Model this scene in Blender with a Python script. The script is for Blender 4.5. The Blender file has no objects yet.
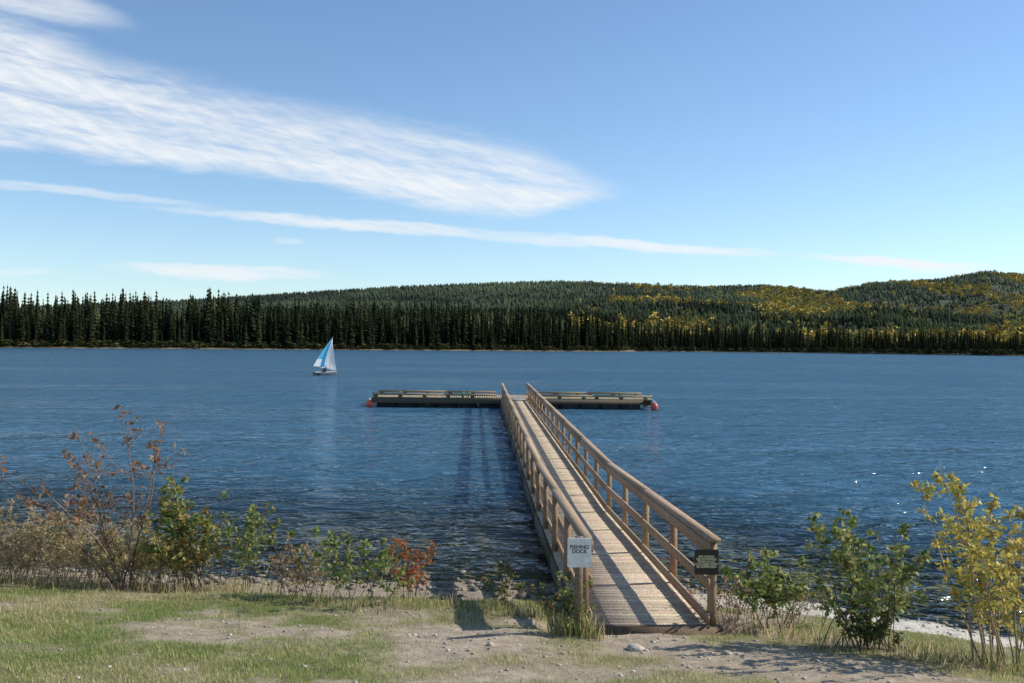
import bpy, math, random
import numpy as np
from mathutils import Vector, Matrix
random.seed(7); RNG=np.random.default_rng(11)
scene=bpy.context.scene
H=3.95
# ------------------------------------------------------------ helpers
def vnoise(x,y,seed=0):
    x=np.asarray(x,float); y=np.asarray(y,float)
    xi=np.floor(x).astype(np.int64); yi=np.floor(y).astype(np.int64)
    xf=x-xi; yf=y-yi
    def h(a,b):
        n=(a*374761393+b*668265263+seed*974634777)&0x7fffffff
        n=((n^(n>>13))*1274126177)&0x7fffffff
        return ((n^(n>>16))&0xffff)/65535.0
    u=xf*xf*(3-2*xf); v=yf*yf*(3-2*yf)
    a=h(xi,yi); b=h(xi+1,yi); c=h(xi,yi+1); d=h(xi+1,yi+1)
    return (a*(1-u)+b*u)*(1-v)+(c*(1-u)+d*u)*v
def fbm(x,y,seed=0,o=4):
    t=0; a=.5; s=0
    x=np.asarray(x,float); y=np.asarray(y,float)
    for i in range(o):
        t=t+a*vnoise(x*2**i+13.1*i,y*2**i+7.7*i,seed+i); s+=a; a*=.5
    return t/s
def sstep(a,b,x):
    t=np.clip((x-a)/(b-a),0,1); return t*t*(3-2*t)
def np_mesh(name,V,F,mat,col=None,smooth=False,parent=None,link=True):
    V=np.asarray(V,dtype=np.float32); F=np.asarray(F,dtype=np.int32)
    me=bpy.data.meshes.new(name)
    n=F.shape[1]
    me.vertices.add(len(V)); me.vertices.foreach_set('co',V.ravel())
    me.loops.add(F.size); me.loops.foreach_set('vertex_index',F.ravel())
    me.polygons.add(len(F)); me.polygons.foreach_set('loop_start',np.arange(0,F.size,n,dtype=np.int32))
    me.polygons.foreach_set('loop_total',np.full(len(F),n,dtype=np.int32))
    me.update(calc_edges=True); me.validate()
    if smooth: me.polygons.foreach_set('use_smooth',np.ones(len(F),dtype=bool))
    if col is not None:
        col=np.asarray(col,dtype=np.float32)
        if len(col)==len(F) and len(col)!=len(V): c=np.repeat(col,n,axis=0); dom='CORNER'
        else: c=col; dom='POINT'
        c4=np.ones((len(c),4),dtype=np.float32); c4[:,:3]=c
        at=me.attributes.new('tint','FLOAT_COLOR',dom); at.data.foreach_set('color',c4.ravel())
    if mat: me.materials.append(mat)
    ob=bpy.data.objects.new(name,me); scene.collection.objects.link(ob)
    if parent: ob.parent=parent
    return ob
def empty(name):
    e=bpy.data.objects.new(name,None); scene.collection.objects.link(e); return e
class NT:
    def __init__(s,nt): s.nt=nt
    def new(s,t,**k):
        n=s.nt.nodes.new(t)
        for a,b in k.items(): setattr(n,a,b)
        return n
    def link(s,a,b): s.nt.links.new(a.s if isinstance(a,E) else a,b)
class E:
    def __init__(s,T,sock): s.T=T; s.s=sock
    def op(s,o,*others):
        n=s.T.new('ShaderNodeMath',operation=o)
        s.T.link(s.s,n.inputs[0])
        for i,b in enumerate(others):
            if isinstance(b,E): s.T.link(b.s,n.inputs[i+1])
            else: n.inputs[i+1].default_value=b
        return E(s.T,n.outputs[0])
    def __add__(s,b): return s.op('ADD',b)
    def __sub__(s,b): return s.op('SUBTRACT',b)
    def __mul__(s,b): return s.op('MULTIPLY',b)
    def __truediv__(s,b): return s.op('DIVIDE',b)
    def max(s,b): return s.op('MAXIMUM',b)
    def min(s,b): return s.op('MINIMUM',b)
    def ss(s,a,b):
        n=s.T.new('ShaderNodeMapRange',interpolation_type='SMOOTHSTEP')
        s.T.link(s.s,n.inputs[0]); n.inputs[1].default_value=a; n.inputs[2].default_value=b
        return E(s.T,n.outputs[0])
def new_mat(name):
    m=bpy.data.materials.new(name); m.use_nodes=True
    nt=m.node_tree; b=nt.nodes['Principled BSDF']; return m,NT(nt),b
def noise(T,vec,scale,detail=4,rough=.55,dist=0):
    n=T.new('ShaderNodeTexNoise'); n.inputs['Scale'].default_value=scale; n.inputs['Detail'].default_value=detail
    n.inputs['Roughness'].default_value=rough; n.inputs['Distortion'].default_value=dist
    if vec is not None: T.link(vec,n.inputs['Vector'])
    return n
def mixc(T,f,a,b,bt='MIX'):
    n=T.new('ShaderNodeMix',data_type='RGBA',blend_type=bt)
    for s_,i in ((f,0),(a,6),(b,7)):
        if isinstance(s_,(int,float)): n.inputs[i].default_value=s_
        elif isinstance(s_,tuple): n.inputs[i].default_value=(*s_,1)
        else: T.link(s_,n.inputs[i])
    return n.outputs[2]
def tint_mat(name,rough=.8,nscale=20,var=.35,bump=0.0,transl=0.0,spec=.3,stretch=None,detail=3):
    m,T,b=new_mat(name)
    a=T.new('ShaderNodeAttribute',attribute_name='tint')
    tc=T.new('ShaderNodeTexCoord')
    vec=tc.outputs['Object']
    if stretch:
        mp=T.new('ShaderNodeMapping'); mp.inputs['Scale'].default_value=stretch; T.link(vec,mp.inputs[0]); vec=mp.outputs[0]
    n=noise(T,vec,nscale,detail)
    f=E(T,n.outputs[0]).ss(.3,.7)*(2*var)+(1-var)
    c=mixc(T,1.0,a.outputs['Color'],f,'MULTIPLY')
    T.link(c,b.inputs['Base Color']); b.inputs['Roughness'].default_value=rough
    b.inputs['Specular IOR Level'].default_value=spec
    if bump:
        bm=T.new('ShaderNodeBump'); bm.inputs['Distance'].default_value=bump; T.link(n.outputs[0],bm.inputs['Height']); T.link(bm.outputs[0],b.inputs['Normal'])
    if transl:
        tr=T.new('ShaderNodeBsdfTranslucent'); T.link(c,tr.inputs[0])
        mx=T.new('ShaderNodeMixShader'); mx.inputs[0].default_value=transl
        T.link(b.outputs[0],mx.inputs[1]); T.link(tr.outputs[0],mx.inputs[2])
        T.link(mx.outputs[0],T.nt.nodes['Material Output'].inputs[0])
    return m
def flat_tint(name):
    m,T,b=new_mat(name); a=T.new('ShaderNodeAttribute',attribute_name='tint')
    d=T.new('ShaderNodeBsdfDiffuse'); T.link(a.outputs['Color'],d.inputs[0]); T.link(d.outputs[0],T.nt.nodes['Material Output'].inputs[0]); return m
def plain(name,c,rough=.6,metal=0):
    m,T,b=new_mat(name)
    tc=T.new('ShaderNodeTexCoord'); n=noise(T,tc.outputs['Object'],9)
    f=E(T,n.outputs[0]).ss(.3,.7)*.25+.87
    T.link(mixc(T,1.0,c,f,'MULTIPLY'),b.inputs['Base Color']); b.inputs['Roughness'].default_value=rough; b.inputs['Metallic'].default_value=metal
    return m
class B:
    def __init__(s): s.V=[]; s.F=[]; s.C=[]
    def box(s,c,ax,ay,az,col):
        i=len(s.V)
        for sz in (-1,1):
            for sx,sy in ((-1,-1),(1,-1),(1,1),(-1,1)):
                s.V.append(c+ax*sx+ay*sy+az*sz)
        for f in ((0,3,2,1),(4,5,6,7),(0,1,5,4),(1,2,6,5),(2,3,7,6),(3,0,4,7)):
            s.F.append([i+k for k in f]); s.C.append(col)
    def beam(s,p,q,w,h,col):
        p=Vector(p);q=Vector(q); d=(q-p); L=d.length; d.normalize()
        up=Vector((0,0,1))
        if abs(d.z)>.95: up=Vector((0,1,0))
        sd=d.cross(up).normalized(); u=sd.cross(d)
        s.box((p+q)/2,sd*(w/2),d*(L/2),u*(h/2),col)
    def make(s,name,mat,parent=None):
        return np_mesh(name,[tuple(v) for v in s.V],s.F,mat,s.C,parent=parent)
def jit(c,a=.12):
    k=1+random.uniform(-a,a); return tuple(max(0,x*k*(1+random.uniform(-a,a)*.25)) for x in c)
# ------------------------------------------------------------ terrain function
def shore_near(x):
    return np.interp(x,[-200,-60,-20,-9,-5,0,2,3.7,5,7,12,30,200],[30,24,19,17.3,16.6,16.3,16.2,16.0,15.3,13.5,11,3,-60])+ .25*(vnoise(np.asarray(x)*.8,0*np.asarray(x),5)-.5)
def gz(x,y):
    x=np.asarray(x,float); y=np.asarray(y,float)
    s=shore_near(x)-y
    z=np.interp(s,[-400,-60,-15,-5,-2,0,.6,1.5,2.3,4,7,16,60,400],[-9,-4,-1.1,-.30,-.13,0,.06,.14,.33,.50,.88,2.35,5,12])
    near=np.exp(-((x/25)**2))*np.exp(-((y-8)/18)**2)
    z=z+near*(.10*(fbm(x*.9,y*.9,3)-.5)+.05*(fbm(x*4,y*4,9)-.5))
    lat=x+.0311*y
    m=sstep(1.35,.9,np.abs(lat-2.06))*sstep(11.6,12.1,y)
    z=z*(1-m)+np.minimum(z,.24)*m
    return z
PATH=[(-4.2,11.6),(-2.6,11.3),(-1,10.9),(.6,10.6),(1.8,11.2),(2.8,10.0),(3.8,9.5),(5,9.0)]
def dirt(x,y):
    x=np.asarray(x,float); y=np.asarray(y,float)
    d=np.full(np.broadcast(x,y).shape,1e9)
    W=[.45,1.1,1.9,2.4,2.5,2.1,1.5,.9]
    for i in range(len(PATH)-1):
        ax,ay=PATH[i];bx,by=PATH[i+1]
        t=np.clip(((x-ax)*(bx-ax)+(y-ay)*(by-ay))/((bx-ax)**2+(by-ay)**2),0,1)
        w=W[i]*(1-t)+W[i+1]*t
        dd=np.hypot(x-ax-t*(bx-ax),(y-ay-t*(by-ay))*1.15)/w
        d=np.minimum(d,dd)
    n=fbm(x*1.3,y*1.3,21,5)
    f=1.12-d*.68+(n-.5)*2.4
    s=shore_near(x)-y
    f=np.maximum(f,(2.2-s)*1.1+(n-.5)*1.5+.3)
    f=np.maximum(f,(fbm(x*2.2,y*2.2,33,4)-.60)*3.0+.2)
    return np.clip(f,0,1)
# ------------------------------------------------------------ camera, light, world
cam=bpy.data.cameras.new('camera'); cam.lens=35; cam.sensor_width=36; cam.clip_end=20000; cam.clip_start=.1
co=bpy.data.objects.new('camera',cam); scene.collection.objects.link(co); scene.camera=co
co.matrix_world=Matrix.Translation((0,0,H))@Matrix.Rotation(math.radians(90.14),4,'X')@Matrix.Rotation(math.radians(.6),4,'Z')
SUN_EL,SUN_AZ=36,76
el,az=math.radians(SUN_EL),math.radians(SUN_AZ)
sd=Vector((math.sin(az)*math.cos(el),math.cos(az)*math.cos(el),math.sin(el)))
sl=bpy.data.lights.new('sun','SUN'); sl.energy=5.0; sl.angle=math.radians(.5); sl.color=(1,.95,.85)
so=bpy.data.objects.new('sun',sl); scene.collection.objects.link(so); so.rotation_euler=sd.to_track_quat('Z','Y').to_euler()
w=bpy.data.worlds.new('World'); scene.world=w; w.use_nodes=True
try:
    w.cycles.sampling_method='MANUAL'; w.cycles.sample_map_resolution=256
except Exception: pass
T=NT(w.node_tree); bg=w.node_tree.nodes['Background']
sky=T.new('ShaderNodeTexSky',sky_type='NISHITA'); sky.sun_disc=False; sky.sun_elevation=el; sky.sun_rotation=az
sky.altitude=900; sky.air_density=1.0; sky.dust_density=.2; sky.ozone_density=2.0
tc=T.new('ShaderNodeTexCoord'); sp=T.new('ShaderNodeSeparateXYZ'); T.link(tc.outputs['Generated'],sp.inputs[0])
X,Y,Z=[E(T,o) for o in sp.outputs]
front=Y.ss(.05,.3)
Ys=Y.max(.05); u=X/Ys*1000; v=Z/Ys*1000
def vec(a,b,c=0.0):
    n=T.new('ShaderNodeCombineXYZ'); T.link(a,n.inputs[0]); T.link(b,n.inputs[1]); n.inputs[2].default_value=c; return n.outputs[0]
def fcurve(x,pts):
    n=T.new('ShaderNodeFloatCurve'); c=n.mapping.curves[0]
    P=[((a+700)/1400,b/400) for a,b in pts]
    c.points[0].location=P[0]; c.points[1].location=P[-1]
    for p in P[1:-1]: c.points.new(*p)
    n.mapping.update(); T.link(x,n.inputs['Value']); return E(T,n.outputs[0])*400
un=(u+700)/1400
wob=(E(T,noise(T,vec(u*.008,v*.03),1,3,.6).outputs[0])-.5)
wob2=(E(T,noise(T,vec(u*.03+v*.05,v*.12,3.),1,3,.6).outputs[0])-.5)
vv=v+wob*24+wob2*14
up=fcurve(un,[(-700,400),(-514,338),(-383,284),(-213,245),(-62,224),(28,200),(100,166),(135,152),(700,150)])
lo=fcurve(un,[(-700,200),(-514,186),(-363,172),(-213,157),(-112,136),(8,126),(70,138),(135,151),(700,150.5)])
sa=u*.003-v*.001; sb=v*.05+u*.0105
st=E(T,noise(T,vec(sa,sb),1,5,.62,.4).outputs[0])
st2=E(T,noise(T,vec(u*.014-v*.05,v*.12+u*.024,5.),1,4,.65,.3).outputs[0])
rip=E(T,noise(T,vec(u*.07+v*.10,v*.10+u*.025,9.),1,2,.5).outputs[0])
tex=st*.65+st2*.35
mA=(up-vv).ss(-6,44)*((vv-lo).ss(-3,16))
fil=tex.ss(.32,.60)*.68+.32
A=mA*fil*(rip.ss(.3,.7)*.24+.78)
def ell(u0,v0,a,b,s,dist=.6):
    du=(u-u0); dv=(v+wob*14+wob2*7)-v0-du*s
    q=(du/a)*(du/a)+(dv/b)*(dv/b)
    return (q*-1+1).ss(0,.9)
ft=tex.ss(.28,.58)
Bc=ell(-60,112,350,8,-.068)*(ft*.7+.3)*.8
B2=ell(110,101,190,7,-.05)*(ft*.5+.5)*.85
B3=ell(-480,152,210,6,-.10)*ft*.5
C=ell(-300,70,135,9,-.03)*ft*.8
D=ell(385,86,110,6,-.05)*(ft*.4+.6)*.95
D2=ell(430,80,60,5,-.03)*.5
F=ell(-520,350,150,26,-.25)*fil*.7
G=ell(-500,67,50,5,0)*.35
G3=ell(-225,101,20,5,0)*.3
cl=A.max(Bc).max(B2).max(B3).max(C).max(D).max(D2).max(F).max(G).max(G3)
cl=(cl*front).min(1.0)*.95
hz=E(T,sp.outputs[2]).op('ABSOLUTE').ss(.16,.0)*.20
sk2=mixc(T,1.0,sky.outputs[0],(.92,1.02,1.08),'MULTIPLY')
skyc=mixc(T,hz,sk2,(4.3,5.4,6.4))
fin=mixc(T,cl,skyc,(6.2,6.4,6.6))
T.link(fin,bg.inputs[0]); bg.inputs[1].default_value=.145
scene.view_settings.view_transform='Standard'; scene.view_settings.look='None'; scene.view_settings.exposure=0
# ------------------------------------------------------------ ground
def warp(a,b,n,k,c):
    ta=-math.asinh((c-a)/k); tb=math.asinh((b-c)/k)
    return c+k*np.sinh(np.linspace(ta,tb,n))
gx=warp(-900,900,420,3.2,-.5); gy=warp(-300,420,300,2.6,11.5)
GX,GY=np.meshgrid(gx,gy); GZ=gz(GX,GY)
DI=dirt(GX,GY); S=shore_near(GX)-GY
grassc=np.stack([np.full_like(GX,.20),np.full_like(GX,.20),np.full_like(GX,.075)],-1)
dirtc=np.array([.47,.38,.275]); sandc=np.array([.68,.62,.52]); wet=np.array([.40,.34,.22])
c=grassc*(1-DI[...,None])+dirtc*DI[...,None]
ms=(sstep(2.2,1.5,S)*sstep(2.0,4.0,GX))[...,None]; c=c*(1-ms)+sandc*ms
ml=(sstep(2.0,1.0,S)*sstep(2.0,0.0,GX))[...,None]*.5; c=c*(1-ml)+np.array([.28,.235,.16])*ml
mw=sstep(.12,-.08,S)[...,None]; stn=(.55+.75*fbm(GX*1.6,GY*1.6,15,4))[...,None]; c=c*(1-mw)+wet*stn*mw
def gridF(nx,ny):
    i=np.arange(nx*ny).reshape(ny,nx); return np.stack([i[:-1,:-1].ravel(),i[:-1,1:].ravel(),i[1:,1:].ravel(),i[1:,:-1].ravel()],1)
m,TT,b=new_mat('ground_mat')
a=TT.new('ShaderNodeAttribute',attribute_name='tint'); tcg=TT.new('ShaderNodeTexCoord')
n1=noise(TT,tcg.outputs['Object'],5,8,.7); n2=noise(TT,tcg.outputs['Object'],60,4,.7)
f=(E(TT,n1.outputs[0]).ss(.3,.7)*.5+.72)*(E(TT,n2.outputs[0]).ss(.25,.75)*.6+.68)
TT.link(mixc(TT,1.0,a.outputs['Color'],f,'MULTIPLY'),b.inputs['Base Color']); b.inputs['Roughness'].default_value=.95; b.inputs['Specular IOR Level'].default_value=.15
bm=TT.new('ShaderNodeBump'); bm.inputs['Distance'].default_value=.06; hh=E(TT,n1.outputs[0])+E(TT,n2.outputs[0])*.35
TT.link(hh,bm.inputs['Height']); TT.link(bm.outputs[0],b.inputs['Normal'])
np_mesh('ground',np.stack([GX.ravel(),GY.ravel(),GZ.ravel()],1),gridF(len(gx),len(gy)),m,c.reshape(-1,3),smooth=True)
# ------------------------------------------------------------ water
wx=warp(-1500,1500,240,6,1); wy=np.concatenate([np.linspace(-200,6,30),np.linspace(6.3,26,80),26+np.geomspace(.4,760,60)])
WX,WY=np.meshgrid(wx,wy); dep=np.clip(-gz(WX,WY),0,3)
dc=np.stack([dep/3]*3,-1).reshape(-1,3)
m,TT,b=new_mat('water_mat')
g=TT.new('ShaderNodeNewGeometry'); a=TT.new('ShaderNodeAttribute',attribute_name='tint')
def mapn(sc,rot=0):
    mp=TT.new('ShaderNodeMapping'); mp.inputs['Scale'].default_value=sc; mp.inputs['Rotation'].default_value=(0,0,rot); TT.link(g.outputs['Position'],mp.inputs[0]); return mp.outputs[0]
w1=E(TT,noise(TT,mapn((.55,1.0,1),.25),1.0,2,.5,.8).outputs[0])
w2=E(TT,noise(TT,mapn((1.7,3.0,1),-.22),1.0,2,.6,.5).outputs[0])
w3=E(TT,noise(TT,mapn((.16,.32,1),.1),1.0,2,.5,.3).outputs[0])
big=E(TT,noise(TT,mapn((.014,.055,1),.05),1.0,4,.6).outputs[0]).ss(.34,.66)*.85+.50
hgt=(w1*.60+w2*.19+w3*1.0)*big
bm=TT.new('ShaderNodeBump'); bm.inputs['Distance'].default_value=1.0; TT.link(hgt,bm.inputs['Height'])
# light scattered back from the water body: part near the surface, part deep (soft shadows)
sss=TT.new('ShaderNodeSubsurfaceScattering'); sss.falloff='BURLEY'
sss.inputs['Color'].default_value=(.055,.150,.235,1); sss.inputs['Scale'].default_value=3.0; sss.inputs['Radius'].default_value=(1,1,1)
bmd=TT.new('ShaderNodeBump'); bmd.inputs['Distance'].default_value=1.9; TT.link(hgt,bmd.inputs['Height'])
dif=TT.new('ShaderNodeBsdfDiffuse'); dif.inputs[0].default_value=(.055,.150,.235,1); TT.link(bmd.outputs[0],dif.inputs['Normal'])
body=TT.new('ShaderNodeMixShader'); body.inputs[0].default_value=.5; TT.link(sss.outputs[0],body.inputs[1]); TT.link(dif.outputs[0],body.inputs[2])
trn=TT.new('ShaderNodeBsdfTransparent'); trn.inputs[0].default_value=(.80,.88,.80,1)
mx=TT.new('ShaderNodeMixShader'); ff=E(TT,a.outputs['Fac']).ss(0.02,.38); TT.link(ff,mx.inputs[0]); TT.link(trn.outputs[0],mx.inputs[1]); TT.link(body.outputs[0],mx.inputs[2])
gl=TT.new('ShaderNodeBsdfGlossy'); gl.inputs['Roughness'].default_value=.07; TT.link(bm.outputs[0],gl.inputs['Normal'])
fr=TT.new('ShaderNodeFresnel'); fr.inputs['IOR'].default_value=1.38; TT.link(bm.outputs[0],fr.inputs['Normal'])
mx2=TT.new('ShaderNodeMixShader'); TT.link(fr.outputs[0],mx2.inputs[0]); TT.link(mx.outputs[0],mx2.inputs[1]); TT.link(gl.outputs[0],mx2.inputs[2])
TT.link(mx2.outputs[0],TT.nt.nodes['Material Output'].inputs[0])
np_mesh('lake_water',np.stack([WX.ravel(),WY.ravel(),0*WX.ravel()],1),gridF(len(wx),len(wy)),m,dc,smooth=True)
# ------------------------------------------------------------ hills
def shore_far(u): return np.interp(u,[-900,-715,-514,-213,-62,108,122,300,514,715,900],[380,400,433,490,530,590,636,645,570,530,500])
U2=[-1100,-715,-514,-330,-213,-112,-12,48,128,189,249,319,359,420,475,514,600,760,1100]
V2=[22,24,28,37,46,53,58,60,57,56,58,52,61,65,74,71,64,78,60]
def hillz(u,y):
    x=u*y/1000
    t=y-shore_far(u)
    base=np.interp(t,[-30,0,2,30,200],[-3,-.1,.7,2.5,5])
    S=np.interp(y,[450,700,1000,1400,1800,2250,2500,3000,3800],[0,.04,.20,.38,.60,1.0,1.0,.75,.4])
    S=S*sstep(20,260,t)
    n=fbm(x/430,y/430,41,3)-.5
    wgt=sstep(700,1100,y)*(1-sstep(1750,2150,y))
    S2=S+n*1.25*wgt
    S2=np.clip(S2,.05,.97+.03*sstep(1900,2200,y))*sstep(20,260,t)
    return base+S2*np.interp(u,U2,V2)/1000*y
uu=np.linspace(-1050,1050,330); tt=np.concatenate([[-30,0,1.5,4],np.linspace(12,3100,200)])
UU,TG=np.meshgrid(uu,tt); YY=shore_far(UU)+TG; XX=UU*YY/1000; ZZ=hillz(UU,YY)
pn=fbm(XX/60,YY/60,77,4)[...,None]
hc=np.array([.055,.068,.036])*(.6+.8*pn)
hc=hc*(1-sstep(14,3,TG)[...,None])+np.array([.17,.13,.075])*sstep(14,3,TG)[...,None]
np_mesh('hills',np.stack([XX.ravel(),YY.ravel(),ZZ.ravel()],1),gridF(len(uu),len(tt)),tint_mat('hill_mat',.95,.05,.3),hc.reshape(-1,3),smooth=True)
def spruce(seed,layers=14,nb=7,R=.105):
    r=np.random.default_rng(seed); V=[];F=[]
    def add(p): V.append(p); return len(V)-1
    for L in range(layers):
        z=.05+.95*(L/layers)**.95
        rad=R*(1-z)**.75*(.8+.4*r.random())+.008
        for k in range(nb):
            if r.random()<.08: continue
            an=2*math.pi*(k+r.random()*.8)/nb; rr=rad*(.65+.6*r.random())
            c_,s_=math.cos(an),math.sin(an); wv=rr*.42
            z0=z+.04; z1=z-.025-rr*.35*r.random()
            a0=add((0,0,z0)); a1=add((c_*rr*.6-s_*wv,s_*rr*.6+c_*wv,(z0+z1)/2-.012)); a2=add((c_*rr,s_*rr,z1)); a3=add((c_*rr*.6+s_*wv,s_*rr*.6-c_*wv,(z0+z1)/2-.012))
            F+= [(a0,a1,a2),(a0,a2,a3)]
    for k in range(5):
        a=2*math.pi*k/5; b_=2*math.pi*(k+1)/5
        p0=add((R*.42*math.cos(a),R*.42*math.sin(a),.04)); p1=add((R*.42*math.cos(b_),R*.42*math.sin(b_),.04)); p2=add((0,0,.97)); F.append((p0,p1,p2))
        q0=add((.012*math.cos(a),.012*math.sin(a),-.02)); q1=add((.012*math.cos(b_),.012*math.sin(b_),-.02)); q2=add((0,0,.3)); F.append((q0,q1,q2))
    a=add((-.004,0,.9)); b_=add((.004,0,.9)); c_=add((0,0,1.03)); F.append((a,b_,c_))
    return np.array(V),np.array(F)
def lowcone(seed):
    r=np.random.default_rng(seed); V=[];F=[]
    for z0,z1,rad in ((.1,.7,.22),(.4,1.0,.15)):
        n=5; b0=len(V)
        for k in range(n):
            a=2*math.pi*k/n+r.random()*.5; V.append((rad*math.cos(a)*(.7+.6*r.random()),rad*math.sin(a)*(.7+.6*r.random()),z0+.08*r.random()))
        V.append((0,0,z1))
        for k in range(n): F.append((b0+k,b0+(k+1)%n,b0+n))
    return np.array(V),np.array(F)
def blobtree(seed):
    r=np.random.default_rng(seed); V=[];F=[]
    for j in range(26):
        th=r.random()*6.28; ph=math.acos(1-2*r.random()); rr=.16+.12*r.random()
        c_=np.array([rr*math.sin(ph)*math.cos(th)*1.2,rr*math.sin(ph)*math.sin(th)*1.2,.62+rr*math.cos(ph)*1.6])
        b0=len(V)
        for k in range(3): V.append(tuple(c_+r.normal(size=3)*.11))
        F.append((b0,b0+1,b0+2))
    b0=len(V); V+= [(-.012,0,-.03),(.012,0,-.03),(0,0,.6)]; F.append((b0,b0+1,b0+2))
    return np.array(V),np.array(F)
def scatter(name,temps,pos,hgt,wid,cols,mat):
    Vs=[];Fs=[];Cs=[];o=0
    idx=RNG.integers(0,len(temps),len(pos)); rot=RNG.random(len(pos))*6.28
    for k,(TV,TF) in enumerate(temps):
        s_=np.where(idx==k)[0]
        if len(s_)==0: continue
        c_,sn=np.cos(rot[s_])[:,None],np.sin(rot[s_])[:,None]
        hh=hgt[s_][:,None]; ww=wid[s_][:,None]*hh
        x=(TV[:,0][None]*c_-TV[:,1][None]*sn)*ww; y=(TV[:,0][None]*sn+TV[:,1][None]*c_)*ww; z=TV[:,2][None]*hh
        P=np.stack([x,y,z],-1)+pos[s_][:,None,:]
        nv=len(TV)
        Fk=(TF[None]+(np.arange(len(s_))*nv)[:,None,None]).reshape(-1,3)+o
        Cf=np.repeat(cols[s_],len(TF),axis=0)*(.75+.5*RNG.random((len(s_)*len(TF),1)))
        Vs.append(P.reshape(-1,3));Fs.append(Fk);Cs.append(Cf);o+=len(s_)*nv
    return np_mesh(name,np.concatenate(Vs),np.concatenate(Fs),mat,np.concatenate(Cs))
fol=flat_tint('conifer_mat')
N=3300
u_=RNG.uniform(-760,760,N); t_=RNG.random(N)**1.4*70+3
y_=shore_far(u_)+t_; x_=u_*y_/1000; z_=hillz(u_,y_)-.3
hb=np.interp(u_,[-760,-514,-213,-62,40,90,125,250,400,514,760],[27.5,26.5,26,27,26,22,21,18,15,14,14])
clump=fbm(x_/16,y_/25,55,3)
hh=hb*(.44+.54*RNG.random(N)+.55*(clump-.5)); hh[t_<8]*=.75
cl0=np.array([[.020,.027,.015]])*(.5+1.0*RNG.random((N,1)))+np.array([[.020,.015,.002]])*RNG.random((N,1))**2
scatter('conifer_treeline',[spruce(s,R=.085+.012*(s%4)) for s in range(8)],np.stack([x_,y_,z_],1),hh,.75+.6*RNG.random(N),cl0,fol)
N=1500
u_=RNG.uniform(-760,760,N); t_=RNG.random(N)*5+.8; y_=shore_far(u_)+t_; x_=u_*y_/1000; z_=hillz(u_,y_)-.3
cc=np.where((RNG.random(N)<.5)[:,None],np.array([[.10,.085,.035]]),np.array([[.05,.06,.02]]))*(.6+.7*RNG.random((N,1)))
scatter('shore_brush',[blobtree(90+s) for s in range(4)],np.stack([x_,y_,z_],1),1.2+2.2*RNG.random(N),1.4+.6*RNG.random(N),cc,fol)
N=84000
u_=RNG.uniform(-800,820,N); y_=shore_far(u_)+60+RNG.random(N)**.95*1900; x_=u_*y_/1000; z_=hillz(u_,y_)-.5
pat=fbm(x_/130,y_/170,61,5); fine=RNG.random(N)
ylim=.59-.050*sstep(200,420,u_)-.03*sstep(60,200,u_)+.05*sstep(1300,2000,y_)+.30*sstep(80,10,u_)
asp=((pat>ylim)&(fine<.75))|((fine<.02)&(u_>60))
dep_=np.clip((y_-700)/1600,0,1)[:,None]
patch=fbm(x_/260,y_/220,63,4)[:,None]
g1=np.array([[.062,.076,.034]])*(.65+.7*RNG.random((N,1)))*(.15+1.7*np.clip((patch-.25)*1.7,0,1)); g1=g1*(1-.25*dep_)+np.array([[.040,.054,.052]])*dep_*.6  # aerial haze painted into the tint: far trees turn paler and bluer
y1=np.array([[.54,.40,.10]])*(.6+.55*RNG.random((N,1)))
y1=np.where((RNG.random(N)<.30)[:,None],np.array([[.22,.21,.07]]),y1)
hgt=5+7*RNG.random(N)**1.5
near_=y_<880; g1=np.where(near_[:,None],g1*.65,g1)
sel=~asp
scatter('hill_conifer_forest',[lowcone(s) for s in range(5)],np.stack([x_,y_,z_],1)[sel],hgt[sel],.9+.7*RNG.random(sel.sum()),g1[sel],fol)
sel=asp
scatter('aspen_grove',[blobtree(s) for s in range(5)],np.stack([x_,y_,z_],1)[sel],hgt[sel]*1.1,1.0+.4*RNG.random(sel.sum()),y1[sel],fol)
# ------------------------------------------------------------ gangway
wood=tint_mat('weathered_wood',.75,14,.25,bump=.004,stretch=(3,1,3))
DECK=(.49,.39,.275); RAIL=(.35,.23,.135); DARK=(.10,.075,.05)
def dz(D): return float(np.interp(D,[12,21.8,60.6],[.56,.30,.50]))
def R(lat,D,z): return Vector((lat-.0311*D,D,z))
ax_=Vector((1,.0311,0)).normalized(); ay_=Vector((-.0311,1,0)).normalized(); az_=Vector((0,0,1))
gw=empty('wooden_gangway')
LL,LR=1.29,2.84
bd=B(); D=12.05
while D<60.6:
    wv=.14; z=dz(D)-.02+random.uniform(-.003,.003)
    bd.box(R((LL+LR)/2+random.uniform(-.008,.008),D+wv/2,z),ax_*((LR-LL)/2+.03),ay_*(wv/2),az_*.019,jit(DECK,.18)); D+=wv+.013
bd.make('deck_planks',wood,gw)
st_=B(); rl=B(); ps=B()
segs=[(12.0,21.8),(21.8,60.6)]
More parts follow.
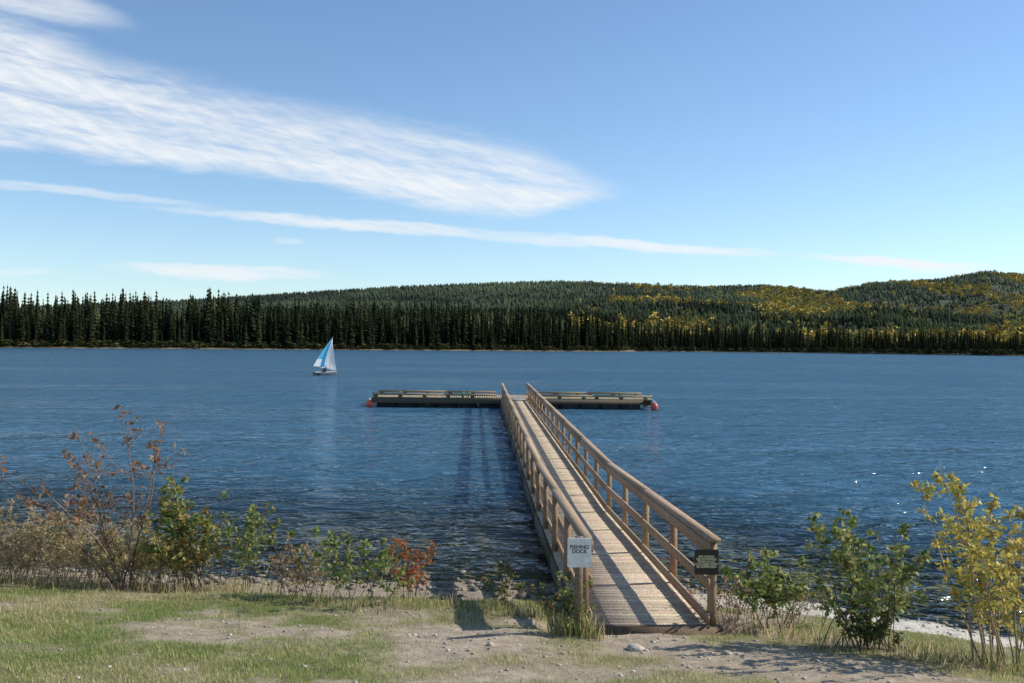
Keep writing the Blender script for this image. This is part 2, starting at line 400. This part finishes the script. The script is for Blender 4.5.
for a_,b_ in segs:
    k=int((b_-a_)//4.9)+0 or 1
    for i in range(k):
        p=a_+(b_-a_)*i/k; q=a_+(b_-a_)*(i+1)/k-.012
        for L,sg in ((LL,-1),(LR,1)):
            o=L+sg*.055
            st_.beam(R(o,p,dz(p)-.18),R(o,q,dz(q)-.18),.045,.28,jit(DARK if sg<0 else RAIL,.1))  # left stringer tinted darker: the shade on that side is in the colour
            rl.beam(R(L,p,dz(p)+1.05),R(L,q,dz(q)+1.05),.15,.04,jit((.38,.265,.165),.14))
            rl.beam(R(L-sg*.068,p,dz(p)+.955),R(L-sg*.068,q,dz(q)+.955),.038,.135,jit(RAIL,.16))
            rl.beam(R(L-sg*.068,p,dz(p)+.52),R(L-sg*.068,q,dz(q)+.52),.038,.12,jit(RAIL,.16))
            rl.beam(R(L-sg*.068,p,dz(p)+.10),R(L-sg*.068,q,dz(q)+.10),.038,.12,jit(RAIL,.16))
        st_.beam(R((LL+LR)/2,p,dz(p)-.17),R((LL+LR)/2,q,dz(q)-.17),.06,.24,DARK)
D=12.12
while D<60.4:
    for L,sg in ((LL,-1),(LR,1)):
        c0=dz(D)
        ps.box(R(L,D,c0+.355),ax_*.047,ay_*.047,az_*.67,jit(RAIL,.18))
    D+=2.42
st_.box(R((LL+LR)/2,11.98,.43),ax_*((LR-LL)/2+.1),ay_*.045,az_*.15,jit((.17,.12,.075)))
D=14
while D<60:
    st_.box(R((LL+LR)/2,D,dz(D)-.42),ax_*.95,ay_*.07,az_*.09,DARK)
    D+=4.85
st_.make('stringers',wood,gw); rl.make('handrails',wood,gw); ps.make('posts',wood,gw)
def cyl(name,p,q,r0,r1,mat,parent=None,n=12,caps=True):
    p=Vector(p);q=Vector(q);d=(q-p).normalized(); u0=d.orthogonal().normalized(); v0=d.cross(u0)
    V=[];F=[]
    for k in range(n):
        a=2*math.pi*k/n; V.append(p+(u0*math.cos(a)+v0*math.sin(a))*r0)
    for k in range(n):
        a=2*math.pi*k/n; V.append(q+(u0*math.cos(a)+v0*math.sin(a))*r1)
    F=[(k,(k+1)%n,n+(k+1)%n,n+k) for k in range(n)]
    if caps: F+= [tuple(range(n))[::-1],tuple(range(n,2*n))]
    me=bpy.data.meshes.new(name); me.from_pydata([tuple(v) for v in V],[],F); me.materials.append(mat)
    for f in me.polygons:
        if len(f.vertices)==4: f.use_smooth=True
    ob=bpy.data.objects.new(name,me); scene.collection.objects.link(ob); ob.parent=parent; return ob
pile=plain('pile_wood',(.07,.055,.04),.8)
for i,D in enumerate(np.arange(18.85,60,4.85*2)):
    for L in (1.45,2.68): cyl('pile',R(L,D,-1.5),R(L,D,dz(D)-.33),.11,.11,pile,gw)
# ------------------------------------------------------------ floating dock
fd=empty('floating_dock')
db=B(); X0,X1=-6.62,10.52
D0,D1=61,65
x=X0
while x<X1-.05:
    db.box(R(x+.07,(D0+D1)/2,.60),ax_*.067,ay_*((D1-D0)/2),az_*.02,jit((.40,.32,.20),.14)); x+=.146
db.make('dock_planks',wood,fd)
fb=B()
for D in (D0-.03,D1+.03):
    fb.box(R((X0+X1)/2,D,.42),ax_*((X1-X0)/2+.02),ay_*.03,az_*.15,(.10,.08,.055))
    for a_,b_ in ((X0,-2.2),(-2.18,1.0),(3.15,6.9),(6.93,X1)):
        s_=1 if D<62 else -1
        fb.box(R((a_+b_)/2,D+s_*.11,.80),ax_*((b_-a_)/2),ay_*.07,az_*.06,jit((.30,.225,.13),.1))
        x=a_+.2
        while x<b_:
            fb.box(R(x,D+s_*.11,.68),ax_*.12,ay_*.065,az_*.06,(.12,.09,.06)); x+=1.5
for xx in (X0+.03,X1-.03):
    fb.box(R(xx,(D0+D1)/2,.42),ax_*.03,ay_*((D1-D0)/2-.05),az_*.15,(.2,.15,.09))
fb.make('dock_frame',wood,fd)
fl=B(); x=X0+.3
while x<X1-1.2:
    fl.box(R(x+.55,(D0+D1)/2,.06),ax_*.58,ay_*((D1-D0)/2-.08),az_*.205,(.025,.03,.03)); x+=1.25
fl.make('float_drums',wood,fd)
hp=B(); hp.beam(R(2.06,60.45,.53),R(2.06,61.35,.64),1.5,.015,(.25,.25,.25)); hp.make('hinge_plate',wood,fd)
red=plain('buoy_red',(.66,.11,.07),.4); white=plain('white_paint',(.8,.8,.78),.4); green=plain('cleat_green',(.05,.30,.16),.5)
def ball(name,p,r,mat,parent=None,sc=(1,1,1)):
    import bmesh
    bm_=bmesh.new(); bmesh.ops.create_uvsphere(bm_,u_segments=16,v_segments=10,radius=r)
    for v_ in bm_.verts: v_.co=Vector((v_.co.x*sc[0],v_.co.y*sc[1],v_.co.z*sc[2]))+Vector(p)
    me=bpy.data.meshes.new(name); bm_.to_mesh(me); bm_.free(); me.materials.append(mat)
    for f in me.polygons: f.use_smooth=True
    ob=bpy.data.objects.new(name,me); scene.collection.objects.link(ob); ob.parent=parent; return ob
for k,(lx,D) in enumerate(((X0-.14,60.8),(X1+.10,60.8),(X1+.16,64.3))):
    e=empty('mooring_buoy'); ball('buoy_body',R(lx,D,.21),.235,red,e,(1,1,1.1)); cyl('buoy_neck',R(lx,D,.43),R(lx,D,.55),.05,.04,white,e); cyl('buoy_line',R(lx,D,.53),R(lx+(.2 if lx<0 else -.2),D+.3,.74),.015,.015,white,e)
for lx in (-5.0,-1.1,-.75,4.8,8.6):
    cyl('cleat_post',R(lx,61.35,.62),R(lx,61.35,.95),.05,.05,green if lx<4 else pile,fd)
    cyl('cleat_bar',R(lx-.14,61.35,.93),R(lx+.14,61.35,.93),.03,.03,green if lx<4 else pile,fd)
# ------------------------------------------------------------ signs
def text(name,body,size,loc,mat,parent,rz=0,align='CENTER',ext=.001):
    c=bpy.data.curves.new(name,'FONT'); c.body=body; c.size=size; c.align_x=align; c.align_y='CENTER'; c.extrude=ext; c.offset=.0012
    c.space_line=.85
    c.materials.append(mat); ob=bpy.data.objects.new(name,c); scene.collection.objects.link(ob)
    ob.rotation_euler=(math.radians(90),0,rz); ob.location=loc; ob.parent=parent; return ob
def board(name,cx,cy,cz,w_,h_,t_,mat,parent):
    import bmesh
    bm_=bmesh.new(); r=.02; pts=[]
    for (sx,sz,a0) in ((1,1,0),(-1,1,90),(-1,-1,180),(1,-1,270)):
        for k in range(5):
            a=math.radians(a0+k*22.5); pts.append((cx+sx*(w_/2-r)+r*math.cos(a),cz+sz*(h_/2-r)+r*math.sin(a)))
    f=[bm_.verts.new((p[0],cy-t_/2,p[1])) for p in pts]; bk=[bm_.verts.new((p[0],cy+t_/2,p[1])) for p in pts]
    n=len(pts); bm_.faces.new(f); bm_.faces.new(bk[::-1])
    for k in range(n): bm_.faces.new((f[k],bk[k],bk[(k+1)%n],f[(k+1)%n]))
    bmesh.ops.recalc_face_normals(bm_,faces=bm_.faces[:])
    me=bpy.data.meshes.new(name); bm_.to_mesh(me); bm_.free(); me.materials.append(mat)
    ob=bpy.data.objects.new(name,me); scene.collection.objects.link(ob); ob.parent=parent; return ob
blackp=plain('black_paint',(.03,.03,.03),.5); brown=plain('sign_brown',(.045,.028,.02),.6); cream=plain('cream_paint',(.85,.75,.45),.5)
signw=plain('sign_white',(.88,.86,.79),.5)
fs=empty('fishing_dock_sign')
SX,SY=.80,11.45; g0=float(gz(SX,SY))
pb=B(); pb.box(Vector((SX,SY+.06,(g0-.2+1.76)/2)),Vector((.045,0,0)),Vector((0,.045,0)),Vector((0,0,(1.70-g0+.2)/2)),(.22,.16,.10)); pb.make('sign_post',wood,fs)
board('sign_board',SX,SY-.005,1.56,.275,.335,.018,signw,fs)
text('sign_text','FISHING\nDOCK',.060,(SX,SY-.0155,1.60),blackp,fs)
ns=empty('dock_rules_sign')
NX=R(LR,12,0).x-.04
board('sign_board',NX-.06,11.99,1.35,.285,.30,.02,brown,ns)
text('sign_text','NO DIVING\nOR SWIMMING\nFROM DOCK\nCHILDREN MUST\nBE SUPERVISED',.036,(NX-.06,11.978,1.355),cream,ns)
# ------------------------------------------------------------ sailboat
sb_=empty('sailboat')
BX,BY=-22.1,119.0
rot=Matrix.Translation((BX,BY,0))@Matrix.Rotation(math.radians(60),4,'Z')@Matrix.Rotation(math.radians(6),4,'X')
def bmk(name,V,F,mat,smooth=True):
    me=bpy.data.meshes.new(name); me.from_pydata([tuple(rot@Vector(v)) for v in V],[],F); me.materials.append(mat)
    for f in me.polygons: f.use_smooth=smooth
    ob=bpy.data.objects.new(name,me); scene.collection.objects.link(ob); ob.parent=sb_; return ob
hullm=plain('hull_paint',(.10,.12,.14),.35); deckm=plain('boat_deck',(.35,.36,.36),.5)
V=[];F=[];ns_=12;nr=9
for i in range(ns_):
    t=i/(ns_-1); xx=-1.9+3.8*t; bw=.68*(1-max(0,(t-.35)/.65)**2.2)*(.8+.2*min(1,t/.3))+.015; dp=.30*(1-max(0,(t-.6)/.4)**2*.6)
    fz=.36+.12*t
    for k in range(nr):
        a=math.pi*k/(nr-1); V.append((xx,bw*math.cos(a),fz-(fz+dp*.5)*math.sin(a)**.7))
for i in range(ns_-1):
    for k in range(nr-1): F.append((i*nr+k,i*nr+k+1,(i+1)*nr+k+1,(i+1)*nr+k))
F.append(tuple(range(nr))[::-1])
bmk('hull',V,F,hullm)
V2_=[];F2=[]
for i in range(ns_):
    t=i/(ns_-1); l=V[i*nr]; r_=V[i*nr+nr-1]; sink=.0 if t>.6 else .12
    V2_+= [(l[0],l[1]*.97,l[2]-.02),(l[0],0,l[2]-.02-sink),(r_[0],r_[1]*.97,r_[2]-.02)]
for i in range(ns_-1):
    for k in range(2): F2.append((i*3+k,i*3+k+1,i*3+3+k+1,i*3+3+k))
bmk('deck',V2_,F2,deckm)
alu=plain('mast_metal',(.5,.5,.5),.35,.6)
cyl('mast',rot@Vector((.45,0,.3)),rot@Vector((.42,0,4.55)),.035,.025,alu,sb_)
cyl('boom',rot@Vector((.45,0,.85)),rot@Vector((-1.75,.55,.95)),.03,.025,alu,sb_)
cyl('forestay',rot@Vector((.43,0,3.9)),rot@Vector((1.75,0,.45)),.008,.008,alu,sb_)
cyl('rudder',rot@Vector((-1.95,0,.5)),rot@Vector((-2.0,0,-.3)),.05,.04,deckm,sb_)
sailw=tint_mat('sail_cloth',.7,3,.05,transl=.35)
def sail(name,tack,head,clew,belly,colf,n=16):
    tack,head,clew=map(Vector,(tack,head,clew)); V=[];F=[];C=[]
    for i in range(n+1):
        s_=i/n
        for k in range(n+1):
            t=k/n; luff=tack.lerp(head,s_); leech=clew.lerp(head,s_)
            p=luff.lerp(leech,t); roach=math.sin(math.pi*s_)*.12*t
            p=p+(clew-tack).normalized()*roach+Vector((0,1,0))*belly*math.sin(math.pi*t)*math.sin(math.pi*min(1,s_+.15))
            V.append(tuple(rot@p))
    for i in range(n):
        for k in range(n):
            F.append((i*(n+1)+k,i*(n+1)+k+1,(i+1)*(n+1)+k+1,(i+1)*(n+1)+k)); C.append(colf((k+.5)/n,(i+.5)/n))
    np_mesh(name,V,F,sailw,C,smooth=True,parent=sb_)
Wc=(.85,.85,.84); Bl=(.04,.33,.62); Cy=(.10,.50,.68)
sail('mainsail',(.40,0,.92),(.40,0,4.5),(-1.7,.75,1.0),.16,lambda t,s_:Wc if t<.30 else (Bl if t<.55 else (Cy if s_>.25 else Wc)))
sail('jib',(1.7,0,.52),(.48,0,3.85),(.35,.45,.75),.12,lambda t,s_:Wc)
def person(name,joints,edges,mat,parent):
    me=bpy.data.meshes.new(name); me.from_pydata([tuple(rot@Vector(j[0])) for j in joints],edges,[])
    ob=bpy.data.objects.new(name,me); scene.collection.objects.link(ob); ob.parent=parent
    sk=ob.modifiers.new('skin','SKIN'); ss=ob.modifiers.new('sub','SUBSURF'); ss.levels=ss.render_levels=1
    for v_,j in zip(me.skin_vertices[0].data,joints): v_.radius=(j[1],j[1])
    me.skin_vertices[0].data[0].use_root=True
    me.materials.append(mat); return ob
px_,py_,pz_=-.75,-.42,.48
def sj(x,y,z,r): return ((px_+x,py_+y,pz_+z),r)
sailor=empty('sailor')
J=[sj(0,0,0,.15),sj(0,-.04,.25,.15),sj(0,-.02,.46,.16),sj(0,0,.56,.06),
   sj(.12,.02,.0,.10),sj(.15,.42,.10,.075),sj(.16,.48,-.25,.055),
   sj(-.12,.02,.0,.10),sj(-.12,.42,.10,.075),sj(-.12,.48,-.25,.055),
   sj(.19,0,.44,.06),sj(.28,.20,.22,.05),sj(.30,.40,.28,.04),
   sj(-.19,0,.44,.06),sj(-.30,.10,.18,.05),sj(-.42,.25,.12,.04)]
person('body',J,[(0,1),(1,2),(2,3),(0,4),(4,5),(5,6),(0,7),(7,8),(8,9),(2,10),(10,11),(11,12),(2,13),(13,14),(14,15)],plain('sailor_jacket',(.05,.06,.09),.7),sailor)
ball('head',rot@Vector((px_,py_+.01,pz_+.72)),.105,plain('skin_tone',(.45,.28,.2),.6),sailor,(.85,1,1.2))
ball('cap',rot@Vector((px_,py_,pz_+.79)),.11,white,sailor,(.95,1.05,.6))
# ------------------------------------------------------------ near vegetation
leafm=tint_mat('leaf_mat',.55,30,.15,transl=.42,spec=.35,detail=1); barkm=tint_mat('bark_mat',.9,40,.3)
class Veg:
    def __init__(s): s.V=[];s.F=[];s.C=[];s.LV=[];s.LF=[];s.LC=[]
    def tube(s,pts,r0,r1,col,n=4):
        prev=None
        for i,p in enumerate(pts):
            d=(pts[min(i+1,len(pts)-1)]-pts[max(i-1,0)]).normalized(); a=d.orthogonal().normalized(); b_=d.cross(a)
            r=r0+(r1-r0)*i/(len(pts)-1); base=len(s.V)
            for k in range(n):
                t=2*math.pi*k/n; s.V.append(tuple(p+(a*math.cos(t)+b_*math.sin(t))*r))
            if prev is not None:
                for k in range(n): s.F.append((prev+k,prev+(k+1)%n,base+(k+1)%n,base+k)); s.C.append(col)
            prev=base
    def leaf(s,p,d,size,col,wr=.5):
        d=d.normalized(); sd_=d.cross(Vector((random.gauss(0,1),random.gauss(0,1),random.gauss(0,1)))).normalized(); nrm=sd_.cross(d)
        b0=len(s.LV); fold=random.uniform(.05,.3)*size
        curl=nrm*(-random.uniform(0,.3)*size)
        for q in (p,p+d*size*.45+sd_*size*wr*.5+nrm*fold*.5,p+d*size+curl,p+d*size*.45-sd_*size*wr*.5+nrm*fold*.5,p+d*size*.5): s.LV.append(tuple(q))
        for f in ((0,1,4),(1,2,4),(2,3,4),(3,0,4)): s.LF.append((b0+f[0],b0+f[1],b0+f[2])); s.LC.append(col)
    def make(s,name):
        e=empty(name)
        if s.V: np_mesh('stems',s.V,s.F,barkm,s.C,parent=e)
        if s.LV: np_mesh('leaves',s.LV,s.LF,leafm,s.LC,parent=e)
        return e
def grow(p,d,L,n,wander,grav):
    pts=[p.copy()]
    for i in range(n):
        d=(d+Vector((random.gauss(0,wander),random.gauss(0,wander),random.gauss(0,wander)-grav))).normalized(); p=p+d*(L/n); pts.append(p.copy())
    return pts
def pick(pal): return jit(random.choice(pal),.25)
def shrub(name,x,y,stems,h,spread,leafn,size,pal,bark=(.12,.09,.06),lean=(0,0),r=.009,brn=6,start=.2,spreadbase=.1,wander=.12,brl=.38,wr=.5,twigs=1,hmin=.55):
    v=Veg()
    for i in range(stems):
        bx,by=x+random.gauss(0,spreadbase),y+random.gauss(0,spreadbase); z=float(gz(bx,by))-.03
        an=random.uniform(0,6.28); rr=spread*random.random()**.6
        hh=h*random.uniform(hmin,1.0)
        tgt=Vector((math.cos(an)*rr+lean[0],math.sin(an)*rr*.8+lean[1],hh))
        L=tgt.length; pts=grow(Vector((bx,by,z)),tgt.normalized(),L,9,wander*.6,0)
        v.tube(pts,r,r*.25,jit(bark,.2),5)
        for b_ in range(brn):
            t=random.uniform(start,.97); k=int(t*9); p=pts[k].lerp(pts[min(k+1,9)],t*9-k)
            dd=((pts[min(k+1,9)]-pts[k]).normalized()*.8+Vector((random.gauss(0,.8),random.gauss(0,.8),random.uniform(-.1,.7)))).normalized()
            bl=h*brl*(1.15-t)*random.uniform(.5,1.2)
            bp=grow(p,dd,bl,5,wander,.02); v.tube(bp,r*.4,r*.12,jit(bark,.2),3)
            lp=[bp]
            for q in range(twigs):
                kk=random.randint(1,4); tp=grow(bp[kk],(dd+Vector((random.gauss(0,.7),random.gauss(0,.7),random.gauss(.1,.5)))).normalized(),bl*.45,3,wander,.02); v.tube(tp,r*.22,r*.1,jit(bark,.2),3); lp.append(tp)
            for P_ in lp:
                for l in range(int(leafn/len(lp)+random.random())):
                    t2=random.random()**.7*(len(P_)-1); k2=min(int(t2),len(P_)-2); pp=P_[k2].lerp(P_[k2+1],t2-k2)
                    d2=Vector((random.gauss(0,1),random.gauss(0,1),random.gauss(-.05,.7)))
                    v.leaf(pp,d2,size*random.uniform(.6,1.2),pick(pal),wr)
    return v.make(name)
def tuft(name,spots,n,h,pal,w_=.006,splay=.35,rad=.2):
    V=[];F=[];C=[]
    for (x,y) in spots:
        for i in range(n):
            bx,by=x+random.gauss(0,rad),y+random.gauss(0,rad); z=float(gz(bx,by))-.02
            hh=h*random.uniform(.4,1.1); an=random.uniform(0,6.28); dx,dy=math.cos(an)*splay*random.random(),math.sin(an)*splay*random.random()
            sx,sy=-math.sin(an+.8)*w_,math.cos(an+.8)*w_
            b0=len(V); col=pick(pal)
            for t in (0,.4,.75):
                ww=1-t*.6; px2=bx+dx*hh*(t+t*t)*.8; py2=by+dy*hh*(t+t*t)*.8; pz2=z+hh*(t-.25*t*t*splay)
                V+= [(px2-sx*ww,py2-sy*ww,pz2),(px2+sx*ww,py2+sy*ww,pz2)]
            V.append((bx+dx*hh*1.6,by+dy*hh*1.6,z+hh*(1-.35*splay)))
            for a_,b_,c_,d_ in ((0,1,3,2),(2,3,5,4)): F+= [(b0+a_,b0+b_,b0+c_),(b0+a_,b0+c_,b0+d_)]; C+= [col,col]
            F.append((b0+4,b0+5,b0+6)); C.append(col)
    return np_mesh(name,V,F,leafm,C)
GREEN=[(.17,.25,.06),(.22,.28,.08),(.11,.17,.05),(.30,.31,.09)]
YEL=[(.62,.48,.10),(.52,.46,.12),(.40,.40,.11),(.60,.42,.08)]
DRY=[(.28,.16,.08),(.20,.11,.06),(.36,.24,.12)]
TAN=[(.60,.48,.27),(.52,.41,.21),(.68,.56,.33),(.40,.30,.16)]
RED=[(.48,.10,.04),(.55,.20,.06),(.34,.12,.05),(.36,.26,.08)]
# left
shrub('dry_branch_shrub',-5.75,15.0,8,3.0,1.35,7,.11,DRY+[(.36,.14,.06)],bark=(.24,.16,.12),lean=(-.55,0),r=.017,brn=8,start=.35,wander=.16,brl=.38,twigs=2,hmin=.6)
shrub('tan_shrub',-7.4,15.4,80,1.25,.85,26,.045,TAN,bark=(.34,.26,.17),r=.005,brn=7,spreadbase=.5,wr=.4)
shrub('tan_shrub',-6.3,15.5,70,1.15,.7,26,.045,TAN+[(.50,.46,.16),(.50,.46,.16)],bark=(.34,.26,.17),r=.005,brn=7,spreadbase=.45,wr=.4)
shrub('tan_shrub',-8.7,15.5,60,1.2,.8,26,.045,TAN,bark=(.34,.26,.17),r=.005,brn=7,spreadbase=.5,wr=.4)
shrub('yellow_green_shrub',-5.4,15.5,36,1.15,.55,18,.05,YEL+GREEN[:2]+TAN,r=.006,brn=6,spreadbase=.3)
shrub('leafy_sapling',-4.75,15.2,12,1.80,.65,14,.10,GREEN+[(.45,.36,.10),(.36,.33,.10),(.40,.22,.08)],r=.008,brn=8,spreadbase=.15,wr=.6)
shrub('leafy_sapling',-4.1,15.3,9,1.6,.4,12,.085,GREEN+[(.40,.3,.10)],r=.007,brn=7,spreadbase=.2,wr=.6)
tuft('dry_grass_clump',[(-9,15.2),(-8.2,15.0),(-7.6,14.9),(-6.9,14.9),(-6.2,14.8),(-5.5,14.9),(-4.9,14.8),(-4.3,15),(-3.8,14.8)],110,.28,TAN+[(.3,.3,.1),(.3,.32,.1)],rad=.28)
# centre
shrub('dry_weed',-3.05,14.2,26,.95,.45,11,.045,DRY+TAN,bark=(.22,.15,.10),r=.005,brn=6,spreadbase=.22)
shrub('green_weed',-2.2,13.9,15,1.05,.6,13,.075,GREEN+[(.40,.34,.12)],r=.006,brn=7,spreadbase=.3,wr=.55)
shrub('red_leaf_shrub',-1.45,14.3,14,.95,.28,12,.055,RED,r=.005,brn=7,spreadbase=.15,wr=.45)
tuft('grass_clump',[(-2.6,13.6),(-2.0,13.3),(-1.4,13.4),(-.8,13.4),(-.2,13.2),(.2,13.0),(.5,12.8)],110,.22,GREEN+TAN,rad=.2)
shrub('green_weed',-.15,13.6,9,.72,.35,10,.06,GREEN+DRY,r=.005,brn=5,spreadbase=.2)
shrub('green_weed',.45,12.9,8,.6,.2,10,.055,GREEN+DRY,r=.005,brn=5,spreadbase=.15)
tuft('tall_grass_clump',[(.75,11.5),(.62,11.65),(.95,11.4)],110,.32,GREEN+TAN,rad=.09,splay=.3)
shrub('green_weed',.72,11.6,10,.80,.18,9,.06,GREEN+[(.5,.42,.14)],r=.004,brn=5,spreadbase=.06)
# right
shrub('dry_weed',2.95,12.9,26,.85,.3,10,.04,DRY+TAN,bark=(.24,.17,.11),r=.005,brn=5,spreadbase=.16)
shrub('leafy_sapling',3.15,12.3,11,1.15,.55,13,.085,GREEN+[(.40,.38,.14)],lean=(-.05,0),r=.006,brn=6,spreadbase=.15,wr=.6)
shrub('dry_weed',3.6,12.6,18,.75,.35,10,.045,DRY+TAN+GREEN,bark=(.24,.17,.11),r=.005,brn=5,spreadbase=.2)
shrub('leafy_bush',3.95,11.1,18,1.70,.65,12,.085,GREEN+[(.42,.38,.15),(.42,.38,.15)],bark=(.14,.09,.06),lean=(.0,0),r=.007,brn=8,spreadbase=.16,wr=.6)
shrub('leafy_bush',3.98,11.05,22,.5,.2,14,.045,[(.08,.12,.035),(.10,.14,.04)],r=.005,brn=6,spreadbase=.12,wr=.5)
shrub('yellow_leaf_sapling',5.15,10.6,11,2.45,.65,15,.08,YEL+YEL+[(.32,.34,.10)],bark=(.36,.27,.17),lean=(-.40,0),r=.013,brn=10,spreadbase=.08,start=.25,wr=.6,brl=.30,hmin=.6)
shrub('yellow_leaf_sapling',5.65,11.0,6,2.0,.35,14,.075,YEL,bark=(.3,.22,.14),lean=(-.05,0),r=.010,brn=8,spreadbase=.12,start=.3,wr=.6,brl=.3)
tuft('dry_grass_clump',[(2.9,12.1),(3.4,11.8),(3.7,11.4),(4.5,11.0),(4.9,10.5),(5.4,10.3),(5.7,10.0),(4.4,10.6)],110,.24,TAN+GREEN[:2],rad=.2)
# ------------------------------------------------------------ lawn blades
def lawn(name,N,h0,h1,pal,wd,thr):
    y=RNG.uniform(5.5,15.8,N); x=RNG.uniform(-.62,.62,N)*(y+1.5)
    k=(dirt(x,y)+RNG.normal(0,.16,N)<thr)&(shore_near(x)-y>np.where(x>2.2,2.3,1.3))&~((np.abs(x+.0311*y-2.06)<1.0)&(y>11.8))
    x,y=x[k],y[k]; n=len(x); z=gz(x,y)-.008
    hh=RNG.uniform(h0,h1,n)*(.6+.8*fbm(x*1.5,y*1.5,71,3)); an=RNG.uniform(0,6.28,n); ln=RNG.uniform(.1,.8,n)*hh
    sx,sy=np.cos(an+1.5)*wd,np.sin(an+1.5)*wd
    V=np.stack([np.stack([x-sx,y-sy,z],1),np.stack([x+sx,y+sy,z],1),np.stack([x+np.cos(an)*ln,y+np.sin(an)*ln,z+hh],1)],1).reshape(-1,3)
    F=np.arange(3*n).reshape(-1,3)
    P=np.array(pal); big=fbm(x*.7,y*.7,81,4)
    i=np.clip(((big-.5)*2.6+.48+.16*sstep(-3,2,x)+RNG.normal(0,.26,n))*len(P),0,len(P)-1).astype(int)
    C=P[i]*(.7+.6*RNG.random((n,1)))
    np_mesh(name,V,F,leafm,C)
lawn('lawn_grass',240000,.025,.06,[(.21,.31,.065),(.30,.38,.09),(.40,.43,.14),(.52,.47,.20),(.60,.52,.28)],.0045,.50)
lawn('dry_grass',20000,.04,.10,[(.54,.45,.25),(.46,.37,.20),(.62,.52,.32)],.003,.85)
pebm=tint_mat('stone_mat',.85,25,.25,bump=.004)
V=[];F=[];C=[]
def rock(x,y,r,col):
    z=float(gz(x,y)); b0=len(V); n=6
    sc=(random.uniform(.8,1.3),random.uniform(.8,1.3),random.uniform(.45,.8))
    rings=[(0,-1),(.8,-.45),(1,.1),(.62,.72),(0,.95)]
    V.append((x,y,z-r*.6))
    for rr,zz in rings[1:-1]:
        for k in range(n):
            a=2*math.pi*k/n; q=random.uniform(.8,1.15); V.append((x+math.cos(a)*rr*r*sc[0]*q,y+math.sin(a)*rr*r*sc[1]*q,z+(zz*r)*sc[2]*q+r*.15))
    V.append((x,y,z+r*sc[2]+r*.1))
    for k in range(n):
        k2=(k+1)%n; F.append((b0,b0+1+k2,b0+1+k)); 
        for g_ in range(2): a=b0+1+g_*n; F.extend([(a+k,a+k2,a+n+k2),(a+k,a+n+k2,a+n+k)])
        F.append((b0+1+2*n+k,b0+1+2*n+k2,b0+1+3*n))
    C.extend([col]*(n*6))
for i in range(3400):
    y=random.uniform(8,16.3); x=random.uniform(-.6,.6)*y
    if random.random()<float(dirt(x,y)): rock(x,y,random.choice([.006,.008,.010,.012,.018,.025]),jit(random.choice([(.42,.37,.30),(.32,.28,.23),(.5,.45,.38)]),.2))
for i in range(420):
    x=random.uniform(-9,9); y=float(shore_near(x))+random.gauss(0,.35)-.2
    if x<3: rock(x,y,random.uniform(.02,.09),jit((.24,.205,.16),.3))
    else: rock(x,y,random.uniform(.01,.035),jit((.5,.45,.37),.3))
for i in range(20):
    x=random.uniform(-1.6,.7); y=float(shore_near(x))-random.uniform(.3,1.9); rock(x,y,random.uniform(.05,.13),jit((.17,.15,.13),.3))
for i in range(200):
    x=random.uniform(-6,8); y=float(shore_near(x))+abs(random.gauss(0,2.2)); rock(x,y,random.uniform(.04,.10),jit((.24,.20,.14),.35))
rock(1.35,10.7,.09,(.45,.40,.34)); rock(2.3,10.5,.05,(.4,.36,.3)); rock(-.2,10.6,.05,(.4,.36,.3))
np_mesh('stones',V,F,pebm,C)
